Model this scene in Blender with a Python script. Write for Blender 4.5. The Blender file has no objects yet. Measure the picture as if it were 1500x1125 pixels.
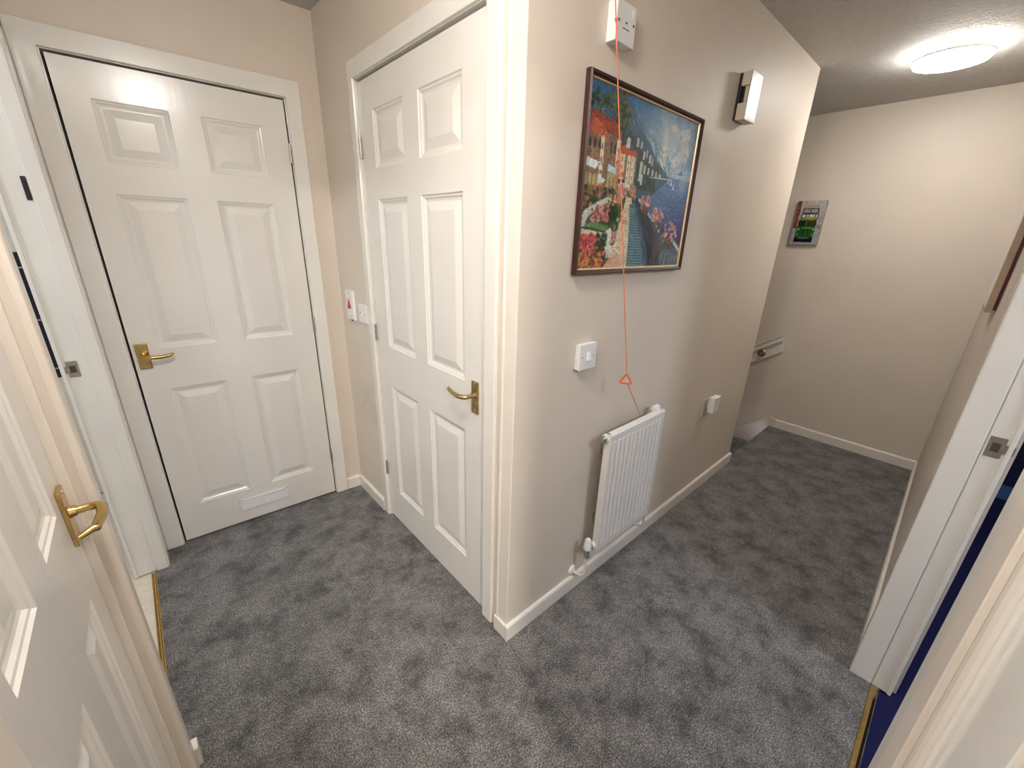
import bpy, bmesh, math, random
import numpy as np
from mathutils import Vector, Matrix
random.seed(4)
S = bpy.context.scene
C = S.collection

# ---------------------------------------------------------------- materials
def new_mat(name):
    m = bpy.data.materials.new(name); m.use_nodes = True
    nt = m.node_tree; b = nt.nodes['Principled BSDF']
    return m, nt, b
def nd(nt, typ, **kw):
    n = nt.nodes.new(typ)
    for k, v in kw.items(): setattr(n, k, v)
    return n
def noise(nt, scale, detail=3, rough=.5, stretch=None, dist=0):
    tc = nd(nt, 'ShaderNodeTexCoord'); src = tc.outputs['Object']
    if stretch:
        mp = nd(nt, 'ShaderNodeMapping'); mp.inputs['Scale'].default_value = stretch
        nt.links.new(src, mp.inputs['Vector']); src = mp.outputs['Vector']
    n = nd(nt, 'ShaderNodeTexNoise'); n.inputs['Scale'].default_value = scale
    n.inputs['Detail'].default_value = detail; n.inputs['Roughness'].default_value = rough
    n.inputs['Distortion'].default_value = dist
    nt.links.new(src, n.inputs['Vector'])
    return n
def ramp(nt, fac, stops):
    r = nd(nt, 'ShaderNodeValToRGB'); e = r.color_ramp.elements
    while len(e) < len(stops): e.new(.5)
    for i, (p, c) in enumerate(stops):
        e[i].position = p; e[i].color = (*c, 1) if len(c) == 3 else c
    nt.links.new(fac, r.inputs['Fac']); return r
def bump(nt, b, h, strength, dist=.002, prev=None):
    bp = nd(nt, 'ShaderNodeBump'); bp.inputs['Strength'].default_value = strength
    bp.inputs['Distance'].default_value = dist
    nt.links.new(h, bp.inputs['Height'])
    if prev: nt.links.new(prev.outputs['Normal'], bp.inputs['Normal'])
    nt.links.new(bp.outputs['Normal'], b.inputs['Normal']); return bp
def simple(name, col, rough=.5, metal=0, var=.04, vscale=8, bumps=None, coat=0, stretch=None):
    m, nt, b = new_mat(name)
    n = noise(nt, vscale, 4, .55, stretch)
    lo = tuple(max(0, c*(1-var)) for c in col); hi = tuple(min(1, c*(1+var)) for c in col)
    r = ramp(nt, n.outputs['Fac'], [(.3, lo), (.7, hi)])
    nt.links.new(r.outputs['Color'], b.inputs['Base Color'])
    b.inputs['Roughness'].default_value = rough; b.inputs['Metallic'].default_value = metal
    b.inputs['Coat Weight'].default_value = coat
    if bumps:
        h = noise(nt, bumps[0], 3, .6, bumps[2] if len(bumps) > 2 else None)
        bump(nt, b, h.outputs['Fac'], bumps[1])
    return m
def emis(name, col, strength):
    m, nt, b = new_mat(name)
    b.inputs['Base Color'].default_value = (.9, .9, .9, 1)
    b.inputs['Emission Color'].default_value = (*col, 1)
    b.inputs['Emission Strength'].default_value = strength
    n = noise(nt, 30); return m

WALLC = (.70, .625, .54)
M = {}
M['wall'] = simple('beige_emulsion', WALLC, .5, var=.03, vscale=3, bumps=(140, .10))
def wall_scuffed():
    m, nt, b = new_mat('beige_emulsion_scuffed')
    n = noise(nt, 3, 4)
    r = ramp(nt, n.outputs['Fac'], [(.3, tuple(c*.97 for c in WALLC)), (.7, tuple(min(1, c*1.03) for c in WALLC))])
    tc = nd(nt, 'ShaderNodeTexCoord')
    mp = nd(nt, 'ShaderNodeMapping'); mp.inputs['Location'].default_value = (0, -1.07*4.5, -.60*5.5)
    mp.inputs['Scale'].default_value = (1, 4.5, 5.5)
    nt.links.new(tc.outputs['Object'], mp.inputs['Vector'])
    g = nd(nt, 'ShaderNodeTexGradient', gradient_type='SPHERICAL'); nt.links.new(mp.outputs['Vector'], g.inputs['Vector'])
    n2 = noise(nt, 16, 5, .7); mu = nd(nt, 'ShaderNodeMath', operation='MULTIPLY')
    r2 = ramp(nt, n2.outputs['Fac'], [(.35, (0, 0, 0)), (.8, (1, 1, 1))])
    nt.links.new(g.outputs['Fac'], mu.inputs[0]); nt.links.new(r2.outputs['Color'], mu.inputs[1])
    mx = nd(nt, 'ShaderNodeMixRGB'); mx.inputs['Color2'].default_value = (.16, .15, .14, 1)
    mz = nd(nt, 'ShaderNodeMath', operation='MULTIPLY'); mz.inputs[1].default_value = .55; nt.links.new(mu.outputs[0], mz.inputs[0]); nt.links.new(mz.outputs[0], mx.inputs['Fac']); nt.links.new(r.outputs['Color'], mx.inputs['Color1'])
    nt.links.new(mx.outputs['Color'], b.inputs['Base Color'])
    b.inputs['Roughness'].default_value = .5
    h = noise(nt, 140); bump(nt, b, h.outputs['Fac'], .1)
    return m
M['wall_scuffed'] = wall_scuffed()
M['gloss'] = simple('white_gloss_paint', (.81, .785, .74), .18, var=.025, vscale=5, bumps=(30, .05))
M['gloss_cream'] = simple('cream_gloss_paint', (.80, .73, .65), .25, var=.03, vscale=5, bumps=(30, .06))
M['door'] = simple('white_grained_door_paint', (.80, .775, .735), .2, var=.02, vscale=4, bumps=(60, .16, (1, 1, .05)))
M['skirt'] = simple('white_skirting_paint', (.80, .76, .70), .3, var=.04, vscale=7, bumps=(40, .06))
M['white_plastic'] = simple('white_plastic', (.84, .84, .84), .3, var=.01)
M['radiator'] = simple('white_radiator_enamel', (.78, .77, .75), .3, var=.015)
M['brass'] = simple('polished_brass', (.60, .43, .17), .22, 1, var=.12, vscale=60)
M['old_brass'] = simple('tarnished_brass', (.50, .38, .19), .33, 1, var=.25, vscale=90)
M['steel'] = simple('worn_steel', (.5, .49, .47), .35, 1, var=.2, vscale=120)
M['dark'] = simple('door_gap_shade', (.02, .017, .015), .8)  # near-black colour standing for the shade in the gaps round the doors
M['black'] = simple('black_plastic', (.012, .011, .012), .45)
M['brown_hole'] = simple('brown_latch_pocket', (.10, .05, .03), .6, var=.4, vscale=200)
M['red'] = simple('red_plastic', (.45, .02, .02), .4)
M['cord'] = simple('orange_cord', (.72, .20, .10), .6, var=.1, vscale=300)
M['orange'] = simple('orange_red_plastic', (.80, .13, .05), .4)
M['frame_wood'] = simple('dark_mahogany', (.040, .009, .007), .42, var=.35, vscale=40)
M['gold'] = simple('gilt_slip', (.72, .55, .30), .35, .4, var=.12, vscale=90)
M['chrome'] = simple('brushed_silver_cover', (.40, .39, .37), .33, .35, var=.25, vscale=26)
M['putty'] = simple('aged_cream_plastic', (.58, .52, .42), .4)
M['grey_ink'] = simple('grey_print', (.12, .12, .13), .6)
M['blue_floor'] = simple('deep_blue_carpet', (.0008, .0012, .055), .9, var=.35, vscale=150, bumps=(300, .4))
M['blue_wall'] = simple('navy_wall', (.0015, .002, .04), .7)
M['blue_skirt'] = simple('blue_skirting', (.05, .12, .26), .5)
M['vinyl'] = simple('pale_cream_vinyl', (.74, .66, .54), .35, var=.06, vscale=40)
M['pale'] = simple('pale_bathroom_wall', (.80, .76, .68), .4)
M['tan_wood'] = simple('tan_frame_edge', (.42, .31, .22), .5, var=.1, vscale=30)
M['dark_red'] = simple('dark_red_backing', (.08, .012, .012), .6)

def carpet():
    m, nt, b = new_mat('grey_pile_carpet')
    big = noise(nt, 8, 6, .68, None, .15)
    fine = noise(nt, 200, 3, .8)
    mid = noise(nt, 45, 4, .7)
    r1 = ramp(nt, big.outputs['Fac'], [(.36, (.080, .076, .072)), (.47, (.150, .143, .137)), (.60, (.212, .203, .196))])
    r3 = ramp(nt, mid.outputs['Fac'], [(.3, (.75, .75, .75)), (.7, (1.2, 1.2, 1.2))])
    r2 = ramp(nt, fine.outputs['Fac'], [(.36, (.28, .275, .27)), (.5, (.88, .87, .87)), (.63, (2.2, 2.17, 2.15))])
    a = nd(nt, 'ShaderNodeMixRGB', blend_type='MULTIPLY'); a.inputs['Fac'].default_value = 1
    c = nd(nt, 'ShaderNodeMixRGB', blend_type='MULTIPLY'); c.inputs['Fac'].default_value = 1
    nt.links.new(r1.outputs['Color'], a.inputs['Color1']); nt.links.new(r2.outputs['Color'], a.inputs['Color2'])
    nt.links.new(a.outputs['Color'], c.inputs['Color1']); nt.links.new(r3.outputs['Color'], c.inputs['Color2'])
    nt.links.new(c.outputs['Color'], b.inputs['Base Color'])
    b.inputs['Roughness'].default_value = .95
    b.inputs['Sheen Weight'].default_value = .25
    b.inputs['Specular IOR Level'].default_value = .1
    p = bump(nt, b, fine.outputs['Fac'], .9, .004)
    bump(nt, b, mid.outputs['Fac'], .35, .004, p)
    return m
M['carpet'] = carpet()
def artex():
    m, nt, b = new_mat('stippled_ceiling')
    n = noise(nt, 55, 5, .65, None, .8)
    r = ramp(nt, n.outputs['Fac'], [(.3, (.58, .555, .52)), (.7, (.68, .655, .62))])
    nt.links.new(r.outputs['Color'], b.inputs['Base Color']); b.inputs['Roughness'].default_value = .8
    p = bump(nt, b, n.outputs['Fac'], 1.0, .012)
    return m
M['ceiling'] = artex()
def tiles():
    m, nt, b = new_mat('black_wall_tiles')
    tc = nd(nt, 'ShaderNodeTexCoord'); mp = nd(nt, 'ShaderNodeMapping')
    mp.inputs['Rotation'].default_value = (math.pi/2, 0, 0); mp.inputs['Location'].default_value = (0, .0, 0)
    br = nd(nt, 'ShaderNodeTexBrick'); br.offset = 0
    br.inputs['Scale'].default_value = 1; br.inputs['Brick Width'].default_value = .25; br.inputs['Row Height'].default_value = .25
    br.inputs['Mortar Size'].default_value = .004
    br.inputs['Color1'].default_value = (.006, .008, .022, 1); br.inputs['Color2'].default_value = (.008, .010, .028, 1)
    br.inputs['Mortar'].default_value = (.35, .36, .38, 1)
    nt.links.new(tc.outputs['Object'], mp.inputs['Vector']); nt.links.new(mp.outputs['Vector'], br.inputs['Vector'])
    nt.links.new(br.outputs['Color'], b.inputs['Base Color']); b.inputs['Roughness'].default_value = .25
    return m
M['tiles'] = tiles()
def glass():
    m = bpy.data.materials.new('picture_glass'); m.use_nodes = True; nt = m.node_tree
    nt.nodes.remove(nt.nodes['Principled BSDF']); out = nt.nodes['Material Output']
    t = nd(nt, 'ShaderNodeBsdfTransparent'); g = nd(nt, 'ShaderNodeBsdfGlossy'); g.inputs['Roughness'].default_value = .04
    lw = nd(nt, 'ShaderNodeLayerWeight'); pw = nd(nt, 'ShaderNodeMath', operation='POWER'); pw.inputs[1].default_value = 5
    nt.links.new(lw.outputs['Facing'], pw.inputs[0]); f = nd(nt, 'ShaderNodeMath', operation='MULTIPLY_ADD'); f.inputs[1].default_value = .6; f.inputs[2].default_value = .012
    nt.links.new(pw.outputs[0], f.inputs[0]); mx = nd(nt, 'ShaderNodeMixShader')
    nt.links.new(f.outputs[0], mx.inputs[0]); nt.links.new(t.outputs[0], mx.inputs[1]); nt.links.new(g.outputs[0], mx.inputs[2])
    nt.links.new(mx.outputs[0], out.inputs['Surface']); return m
M['glass'] = glass()
def painted(name, rough):
    m, nt, b = new_mat(name)
    a = nd(nt, 'ShaderNodeAttribute'); a.attribute_name = 'Paint'
    n = noise(nt, 220, 3, .6); r = ramp(nt, n.outputs['Fac'], [(.3, (.88, .88, .88)), (.7, (1.1, 1.1, 1.1))])
    mx = nd(nt, 'ShaderNodeMixRGB', blend_type='MULTIPLY'); mx.inputs['Fac'].default_value = 1
    nt.links.new(a.outputs['Color'], mx.inputs['Color1']); nt.links.new(r.outputs['Color'], mx.inputs['Color2'])
    nt.links.new(mx.outputs['Color'], b.inputs['Base Color']); b.inputs['Roughness'].default_value = rough; b.inputs['Specular IOR Level'].default_value = .15
    return m

# ---------------------------------------------------------------- frames (u along a wall, n out of it, z up)
class Frame:
    def __init__(s, o, u, n): s.o = Vector((*o, 0)); s.u = Vector((*u, 0)); s.n = Vector((*n, 0))
    def __call__(s, u, n, z): return s.o + s.u*u + s.n*n + Vector((0, 0, z))
ID = Frame((0, 0), (1, 0), (0, 1))
tA, tR, tE = -.0507, -.0112, -.0134
FP = Frame((0, 0), (1, 0), (0, -1))                                           # picture wall
FB = Frame((0, 0), (0, 1), (-1, 0))                                           # cupboard door wall
FA = Frame((.0007, 1.3558), (-math.cos(tA), -math.sin(tA)), (math.sin(tA), -math.cos(tA)))   # back wall
FE = Frame((3.026, 0), (math.sin(tE), -math.cos(tE)), (-math.cos(tE), -math.sin(tE)))        # end wall
FR = Frame((3.0138, -.9067), (-math.cos(tR), math.sin(tR)), (-math.sin(tR)*-1*-1, math.cos(tR)))  # right wall
FR.n = Vector((0.0112, 1, 0)) * 1.0; FR.n = Vector((-FR.u.y, FR.u.x, 0)) * -1
XL = -.945
FL = Frame((XL, 0), (0, 1), (1, 0))                                           # left wall
CEIL = 2.3323

# ---------------------------------------------------------------- mesh helpers
def quadbox(bm, P):          # P: 8 points
    v = [bm.verts.new(p) for p in P]
    for f in ((0,1,2,3),(7,6,5,4),(0,4,5,1),(1,5,6,2),(2,6,7,3),(3,7,4,0)): bm.faces.new([v[i] for i in f])
def box(bm, F, u0, u1, n0, n1, z0, z1, bev=0):
    t = bmesh.new()
    quadbox(t, [F(u0,n0,z0),F(u1,n0,z0),F(u1,n1,z0),F(u0,n1,z0),F(u0,n0,z1),F(u1,n0,z1),F(u1,n1,z1),F(u0,n1,z1)])
    if bev:
        bmesh.ops.bevel(t, geom=t.edges[:], offset=bev, segments=2, profile=.6, affect='EDGES')
    merge(bm, t)
def merge(bm, t):
    me = bpy.data.meshes.new('tmp'); t.to_mesh(me); t.free(); bm.from_mesh(me); bpy.data.meshes.remove(me)
def prism(bm, F, prof, a0, a1, axis='u'):
    """profile polygon extruded along u (prof=(n,z)) or z (prof=(u,n)) or n (prof=(u,z))"""
    def pt(p, a):
        if axis == 'u': return F(a, p[0], p[1])
        if axis == 'z': return F(p[0], p[1], a)
        return F(p[0], a, p[1])
    A = [bm.verts.new(pt(p, a0)) for p in prof]; B = [bm.verts.new(pt(p, a1)) for p in prof]
    n = len(prof)
    for i in range(n): bm.faces.new([A[i], A[(i+1) % n], B[(i+1) % n], B[i]])
    bm.faces.new(A); bm.faces.new(B[::-1])
def cyl(bm, p0, p1, r0, r1=None, seg=20, caps=True):
    r1 = r0 if r1 is None else r1
    p0 = Vector(p0); p1 = Vector(p1); d = (p1-p0).normalized()
    a = d.orthogonal().normalized(); b = d.cross(a)
    A = [bm.verts.new(p0+(a*math.cos(t)+b*math.sin(t))*r0) for t in [2*math.pi*i/seg for i in range(seg)]]
    B = [bm.verts.new(p1+(a*math.cos(t)+b*math.sin(t))*r1) for t in [2*math.pi*i/seg for i in range(seg)]]
    for i in range(seg): bm.faces.new([A[i], A[(i+1) % seg], B[(i+1) % seg], B[i]])
    if caps: bm.faces.new(A[::-1]); bm.faces.new(B)
def tube(bm, pts, rads, seg=12, sy=1.0, up=None):
    pts = [Vector(p) for p in pts]; rings = []
    a = None
    for i, p in enumerate(pts):
        d = (pts[min(i+1, len(pts)-1)]-pts[max(i-1, 0)]).normalized()
        if up is not None: a = Vector(up)
        elif a is None: a = d.orthogonal()
        a = (a-d*a.dot(d)).normalized(); b = d.cross(a)
        r = rads[i] if hasattr(rads, '__len__') else rads
        rings.append([bm.verts.new(p+(a*math.cos(t)*sy+b*math.sin(t))*r) for t in [2*math.pi*k/seg for k in range(seg)]])
    for A, B in zip(rings, rings[1:]):
        for i in range(seg): bm.faces.new([A[i], A[(i+1) % seg], B[(i+1) % seg], B[i]])
    bm.faces.new(rings[0][::-1]); bm.faces.new(rings[-1])
def lathe(bm, o, ax, prof, seg=40):
    o = Vector(o); ax = Vector(ax).normalized(); a = ax.orthogonal().normalized(); b = ax.cross(a)
    R = []
    for r, h in prof:
        if r < 1e-6: R.append([bm.verts.new(o+ax*h)])
        else: R.append([bm.verts.new(o+ax*h+(a*math.cos(t)+b*math.sin(t))*r) for t in [2*math.pi*k/seg for k in range(seg)]])
    for A, B in zip(R, R[1:]):
        for i in range(seg):
            j = (i+1) % seg
            if len(A) == 1 and len(B) == 1: continue
            if len(A) == 1: bm.faces.new([A[0], B[j], B[i]])
            elif len(B) == 1: bm.faces.new([A[i], A[j], B[0]])
            else: bm.faces.new([A[i], A[j], B[j], B[i]])
def wpos(o):
    p = Vector((0, 0, 0))
    while o is not None: p += o.location; o = o.parent
    return p
def obj(name, bm, mat, parent=None, smooth=False, origin=None):
    bmesh.ops.remove_doubles(bm, verts=bm.verts, dist=1e-6)
    bmesh.ops.recalc_face_normals(bm, faces=bm.faces)
    off = wpos(parent)
    if origin is None and parent is None: origin = (0, 0, 0)
    loc = Vector(origin)-off if origin is not None else Vector((0, 0, 0))
    bmesh.ops.translate(bm, verts=bm.verts, vec=-(off+loc))
    me = bpy.data.meshes.new(name); bm.to_mesh(me); bm.free()
    me.materials.append(mat)
    if smooth:
        for p in me.polygons: p.use_smooth = True
        try: me.set_sharp_from_angle(angle=math.radians(40))
        except Exception: pass
    o = bpy.data.objects.new(name, me); C.objects.link(o); o.parent = parent; o.location = loc
    return o
def thing(name, label, cat, loc, group=None):
    o = bpy.data.objects.new(name, None); C.objects.link(o); o.location = loc
    o['label'] = label; o['category'] = cat
    if group: o['group'] = group
    return o
def struct(name, bm, mat, label=None, cat=None, origin=None, smooth=False):
    o = obj(name, bm, mat, None, smooth, origin); o['kind'] = 'structure'
    if label: o['label'] = label
    if cat: o['category'] = cat
    return o
def tag(o, label, cat): o['label'] = label; o['category'] = cat; return o
def BM(): return bmesh.new()

# ---------------------------------------------------------------- shell
def wall_mesh(bm, F, u0, u1, z0, z1, n0, holes=()):
    """solid wall from n=0 back to n=n0, holes = (ua,ub,za,zb)"""
    us = sorted({u0, u1, *[h[0] for h in holes], *[h[1] for h in holes]})
    for a, b in zip(us, us[1:]):
        hs = [h for h in holes if h[0] <= a+1e-6 and h[1] >= b-1e-6]
        if not hs: box(bm, F, a, b, n0, 0, z0, z1)
        else:
            h = hs[0]
            if h[3] < z1: box(bm, F, a, b, n0, 0, h[3], z1)
            if h[2] > z0: box(bm, F, a, b, n0, 0, z0, h[2])
DA0, DA1, DAZ = .157, .8585, 1.979
DB0, DB1, DBZ = .154, .963, 2.001
bm = BM(); wall_mesh(bm, FA, -.1, 1.06, 0, CEIL, -.12, [(DA0-.01, DA1+.01, 0, DAZ+.01)])
box(bm, FA, DA0-.02, DA1+.02, -.18, -.12, 0, DAZ+.05)
struct('wall_back', bm, M['wall'], 'beige wall around the white door at the left end of the hall', 'wall')
bm = BM(); wall_mesh(bm, FB, 0, 1.3558, 0, CEIL, -.10, [(DB0-.01, DB1+.01, 0, DBZ+.01)])
box(bm, FB, DB0-.02, DB1+.02, -.15, -.10, 0, DBZ+.05)
struct('wall_left_of_corner', bm, M['wall_scuffed'], 'beige wall around the cupboard door, grey scuff mark low beside its frame', 'wall').name = 'wall_middle'
bm = BM(); box(bm, FP, .10, 2.0905, -.10, 0, 0, CEIL); 
struct('wall_front', bm, M['wall'], 'long beige wall with the framed painting and the radiator', 'wall')
bm = BM(); box(bm, ID, 1.99, 2.0905, .10, 2.2, -2.6, CEIL); box(bm, ID, 1.99, 2.0905, .022, .10, -2.6, -.001)
struct('wall_stair_side', bm, M['wall'], 'beige wall going down beside the stairs, hidden edge on', 'wall')
bm = BM(); wall_mesh(bm, FE, -2.3, .92, -2.6, CEIL, -.1)
struct('wall_end', bm, M['wall'], 'beige wall across the far end of the landing above the stairs', 'wall')
# right wall, u measured from the far corner toward the camera (X = 3.014 - u)
XR = lambda X: (3.0138-X)/math.cos(tR)
D0, D1 = XR(.886), XR(-.12)
bm = BM(); wall_mesh(bm, FR, -.05, XR(-1.1), 0, CEIL, -.11, [(D0, D1, 0, 2.0), (XR(-.45), XR(-.93), 0, 2.0)])
struct('wall_right', bm, M['wall'], 'beige wall on the right with the open doorway to the blue room', 'wall')
CY0, CY1 = .285, 1.285
bm = BM(); wall_mesh(bm, FL, -1.05, 1.50, 0, CEIL, -.10, [(CY0, CY1, 0, 2.0), (-.395, .225, 0, 2.0)])
struct('wall_left', bm, M['wall'], 'beige wall on the left with the open bathroom doorway', 'wall')
bm = BM(); box(bm, ID, 2.09, 3.1, 2.2, 2.3, -2.6, CEIL); struct('wall_stairwell', bm, M['wall'], 'beige wall at the foot of the stairs', 'wall')
# floors
bm = BM()
poly = [(-.985, -1.0), (3.02, -1.0), (3.02, 0), (.02, 0), (.02, 1.56), (-1.0, 1.56), (-1.0, 1.30), (-.985, 1.30)]
A = [bm.verts.new((x, y, 0)) for x, y in poly]; B = [bm.verts.new((x, y, -.02)) for x, y in poly]
bm.faces.new(A); bm.faces.new(B[::-1])
for i in range(len(A)): bm.faces.new([A[i], A[(i+1) % len(A)], B[(i+1) % len(A)], B[i]])
box(bm, ID, 2.091, 3.02, 0, .022, -.03, 0, .008)
struct('floor', bm, M['carpet'], 'grey mottled pile carpet of hall and landing', 'floor')
bm = BM()
for k in range(9):
    box(bm, ID, 2.092, 3.02, .023+.24*k, .27+.24*k, -.2*(k+1)-.2, -.2*(k+1), .008)
tag(obj('staircase', bm, M['carpet'], origin=(2.55, .12, -.2)), 'grey carpeted stairs going down behind the long wall end', 'stairs')
bm = BM(); box(bm, ID, -2.7, -.985, -.2, 2.35, -.05, -.006); struct('floor_bathroom', bm, M['vinyl'], 'pale cream bathroom floor', 'floor')
bm = BM(); box(bm, ID, -.12, 3.2, -3.4, -.992, -.05, -.006); struct('floor_blue_room', bm, M['blue_floor'], 'deep blue carpet beyond the right doorway', 'floor')
bm = BM(); box(bm, ID, -3.2, -.2, -4.0, -1.0, -.05, -.002); struct('floor_near_room', bm, M['carpet'], 'grey carpet of the room behind the camera', 'floor')
bm = BM(); box(bm, ID, -3.3, 3.3, -4.1, 2.5, CEIL, CEIL+.1); struct('ceiling', bm, M['ceiling'], 'off-white stippled textured ceiling', 'ceiling')
# neighbouring rooms
bm = BM(); box(bm, ID, -2.7, -1.04, 2.2, 2.3, 0, .70); box(bm, ID, -2.7, -1.04, 2.2, 2.3, 1.32, CEIL); box(bm, ID, -2.8, -2.7, -.2, 2.3, 0, CEIL)
box(bm, ID, -2.7, -1.04, -.3, -.2, 0, CEIL); box(bm, ID, -1.04, -.96, 1.5, 2.3, 0, CEIL)
struct('wall_bathroom', bm, M['pale'], 'pale wall inside the bathroom', 'wall')
bm = BM(); box(bm, ID, -2.7, -1.04, 2.2, 2.3, .70, 1.32)
struct('wall_bathroom_tiles', bm, M['tiles'], 'band of black tiles on the bathroom wall', 'tiles')
bm = BM(); box(bm, ID, 3.0, 3.1, -3.4, -1.03, 0, CEIL); box(bm, ID, -.2, 3.1, -3.5, -3.4, 0, CEIL); 
struct('wall_blue_room', bm, M['blue_wall'], 'navy wall inside the right-hand room', 'wall')
bm = BM(); box(bm, ID, 2.985, 3.0, -3.4, -1.03, 0, .09)
struct('baseboard_blue_room', bm, M['blue_skirt'], 'blue skirting board inside the right-hand room', 'skirting board')
bm = BM(); box(bm, ID, -.2, -.1, -4.0, -1.07, 0, CEIL); box(bm, ID, -3.2, -.2, -4.1, -4.0, 0, CEIL); box(bm, ID, -3.3, -3.2, -4.1, -.9, 0, CEIL); box(bm, ID, -3.2, -1.05, -1.05, -.95, 0, CEIL)
struct('wall_near_room', bm, M['wall'], 'beige walls of the room behind the camera', 'wall')

# ---------------------------------------------------------------- skirting boards
SK = [(0, 0), (.013, 0), (.013, .062), (.010, .068), (.004, .071), (0, .071)]
def skirting(name, F, u0, u1, label, sc=1):
    bm = BM(); prism(bm, F, SK, u0, u1); struct(name, bm, M['skirt'], label, 'skirting board')
skirting('baseboard_back', FA, .012, .086, 'short white skirting between back door frame and corner')
skirting('baseboard_middle', FB, 1.022, 1.345, 'white skirting on the scuffed wall beside the cupboard door frame')
bm = BM(); prism(bm, FP, SK, -.013, 2.103); box(bm, FB, 0, .066, 0, .0130, 0, .068, .003); box(bm, ID, 2.09, 2.103, 0, .02, 0, .068, .003)
struct('baseboard_front', bm, M['skirt'], 'white skirting under the radiator running along the long wall', 'skirting board')
skirting('baseboard_end', FE, .015, .907, 'white skirting across the far end of the landing')
skirting('baseboard_right', FR, 0, XR(.955), 'white skirting on the right wall up to the doorway')
bm = BM()
prism(bm, FE, [(.02, 0), (.02, .072), (-.02, .074), (-1.6, -1.11), (-1.6, -1.45), (-.02, -.25), (.02, -.25)], 0, .013, 'n')
struct('trim_stair_string', bm, M['gloss_cream'], 'white sloping stair skirting descending behind the long wall', 'stair string').name = 'trim_9'

# ---------------------------------------------------------------- panelled doors
PROF = [(0, 0), (.004, -.004), (.009, -.005), (.014, -.009), (.020, -.0105), (.024, -.0105), (.050, -.003), (.052, -.0025)]
def door_leaf(F, u0, u1, z0, z1, cols, rows, nf):
    bm = BM()
    us = sorted({u0, u1, *[x for c in cols for x in c]}); zs = sorted({z0, z1, *[x for r in rows for x in r]})
    for a, b in zip(us, us[1:]):
        for c, d in zip(zs, zs[1:]):
            if (a, b) in cols and (c, d) in rows:
                prev = None
                for ins, h in PROF:
                    ring = [bm.verts.new(F(x, nf+h, z)) for x, z in ((a+ins, c+ins), (b-ins, c+ins), (b-ins, d-ins), (a+ins, d-ins))]
                    if prev:
                        for i in range(4): bm.faces.new([prev[i], prev[(i+1) % 4], ring[(i+1) % 4], ring[i]])
                    prev = ring
                bm.faces.new(prev)
            else:
                bm.faces.new([bm.verts.new(F(x, nf, z)) for x, z in ((a, c), (b, c), (b, d), (a, d))])
    bmesh.ops.remove_doubles(bm, verts=bm.verts, dist=1e-5)
    edges = [e for e in bm.edges if len(e.link_faces) == 1]
    r = bmesh.ops.extrude_edge_only(bm, edges=edges)
    vs = [g for g in r['geom'] if isinstance(g, bmesh.types.BMVert)]
    bmesh.ops.translate(bm, verts=vs, vec=F.n*-.035)
    bmesh.ops.contextual_create(bm, geom=[e for e in bm.edges if len(e.link_faces) == 1])
    return bm
def lever(door, F, u, z, nf, sgn, mat, key=True, pw=.040, pz=(-.062, .047), L=.10, ret=False):
    bm = BM(); box(bm, F, u-pw/2, u+pw/2, nf, nf+.007, z+pz[0], z+pz[1], .003)
    pl = obj('handle_plate', bm, mat, door)
    for s in (pz[0]+.008, pz[1]-.008):
        bm = BM(); cyl(bm, F(u, nf+.006, z+s), F(u, nf+.0085, z+s), .004, .0035, 12)
        obj('screw', bm, M['steel'], pl)
    if key:
        bm = BM(); cyl(bm, F(u, nf+.006, z-.036), F(u, nf+.0105, z-.036), .009, .008, 20); box(bm, F, u-.0015, u+.0015, nf+.009, nf+.0115, z-.042, z-.031)
        obj('key_escutcheon', bm, M['old_brass'], pl)
    bm = BM()
    cyl(bm, F(u, nf+.006, z), F(u, nf+.016, z), .0125, .010, 24)
    pts = [F(u, nf+.012, z), F(u, nf+.032, z), F(u+sgn*.003, nf+.044, z), F(u+sgn*.014, nf+.051, z), F(u+sgn*.035, nf+.051, z-.003), F(u+sgn*.06, nf+.047, z-.004), F(u+sgn*.085, nf+.044, z-.002), F(u+sgn*L, nf+.040, z+.001), F(u+sgn*(L+.004), nf+.036, z+.003)]
    if ret: pts[-2:] = [F(u+sgn*L, nf+.040, z-.002), F(u+sgn*(L+.010), nf+.022, z-.006)]
    tube(bm, pts, [.008, .0075, .008, .0085, .0085, .008, .0075, .0065, .0045], 14)
    obj('lever_handle', bm, mat, door, True)
def hinge(door, F, u, nf, z):
    bm = BM()
    for k in range(3):
        cyl(bm, F(u, nf+.003, z-.037+.026*k), F(u, nf+.003, z-.037+.026*k+.022), .0048, None, 12)
    cyl(bm, F(u, nf+.003, z-.038), F(u, nf+.003, z+.040), .0028, None, 10)
    obj('hinge', bm, M['steel'], door, True)
def frame_obj(door, F, ui0, ui1, zi, w0, w1, wt, th, mat, nlin=-.10):
    """architrave and lining round an opening ui0..ui1 (w0, w1: widths outside)"""
    bm = BM(); e = .006
    def arch(p, q, flip):
        t = BM(); box(t, F, p, q, -.004, th, 0, zi+(wt if True else 0)); 
        bmesh.ops.bevel(t, geom=[x for x in t.edges], offset=.0045, segments=2, profile=.5, affect='EDGES'); merge(bm, t)
    arch(ui0-w0, ui0-e, 0); arch(ui1+e, ui1+w1, 1)
    box(bm, F, ui0-w0+.003, ui1+w1-.003, -.004, th-.0006, zi+e, zi+wt-.002, .003)
    box(bm, F, ui0-.030, ui0-.003, nlin, .001, 0, zi+.03); box(bm, F, ui1+.003, ui1+.030, nlin, .001, 0, zi+.03)
    box(bm, F, ui0-.03, ui1+.03, nlin, .001, zi+.003, zi+.03)
    return obj('door_frame', bm, mat, door)
ROWS = [(.19, .785), (.97, 1.578), (1.684, 1.89)]
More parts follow.
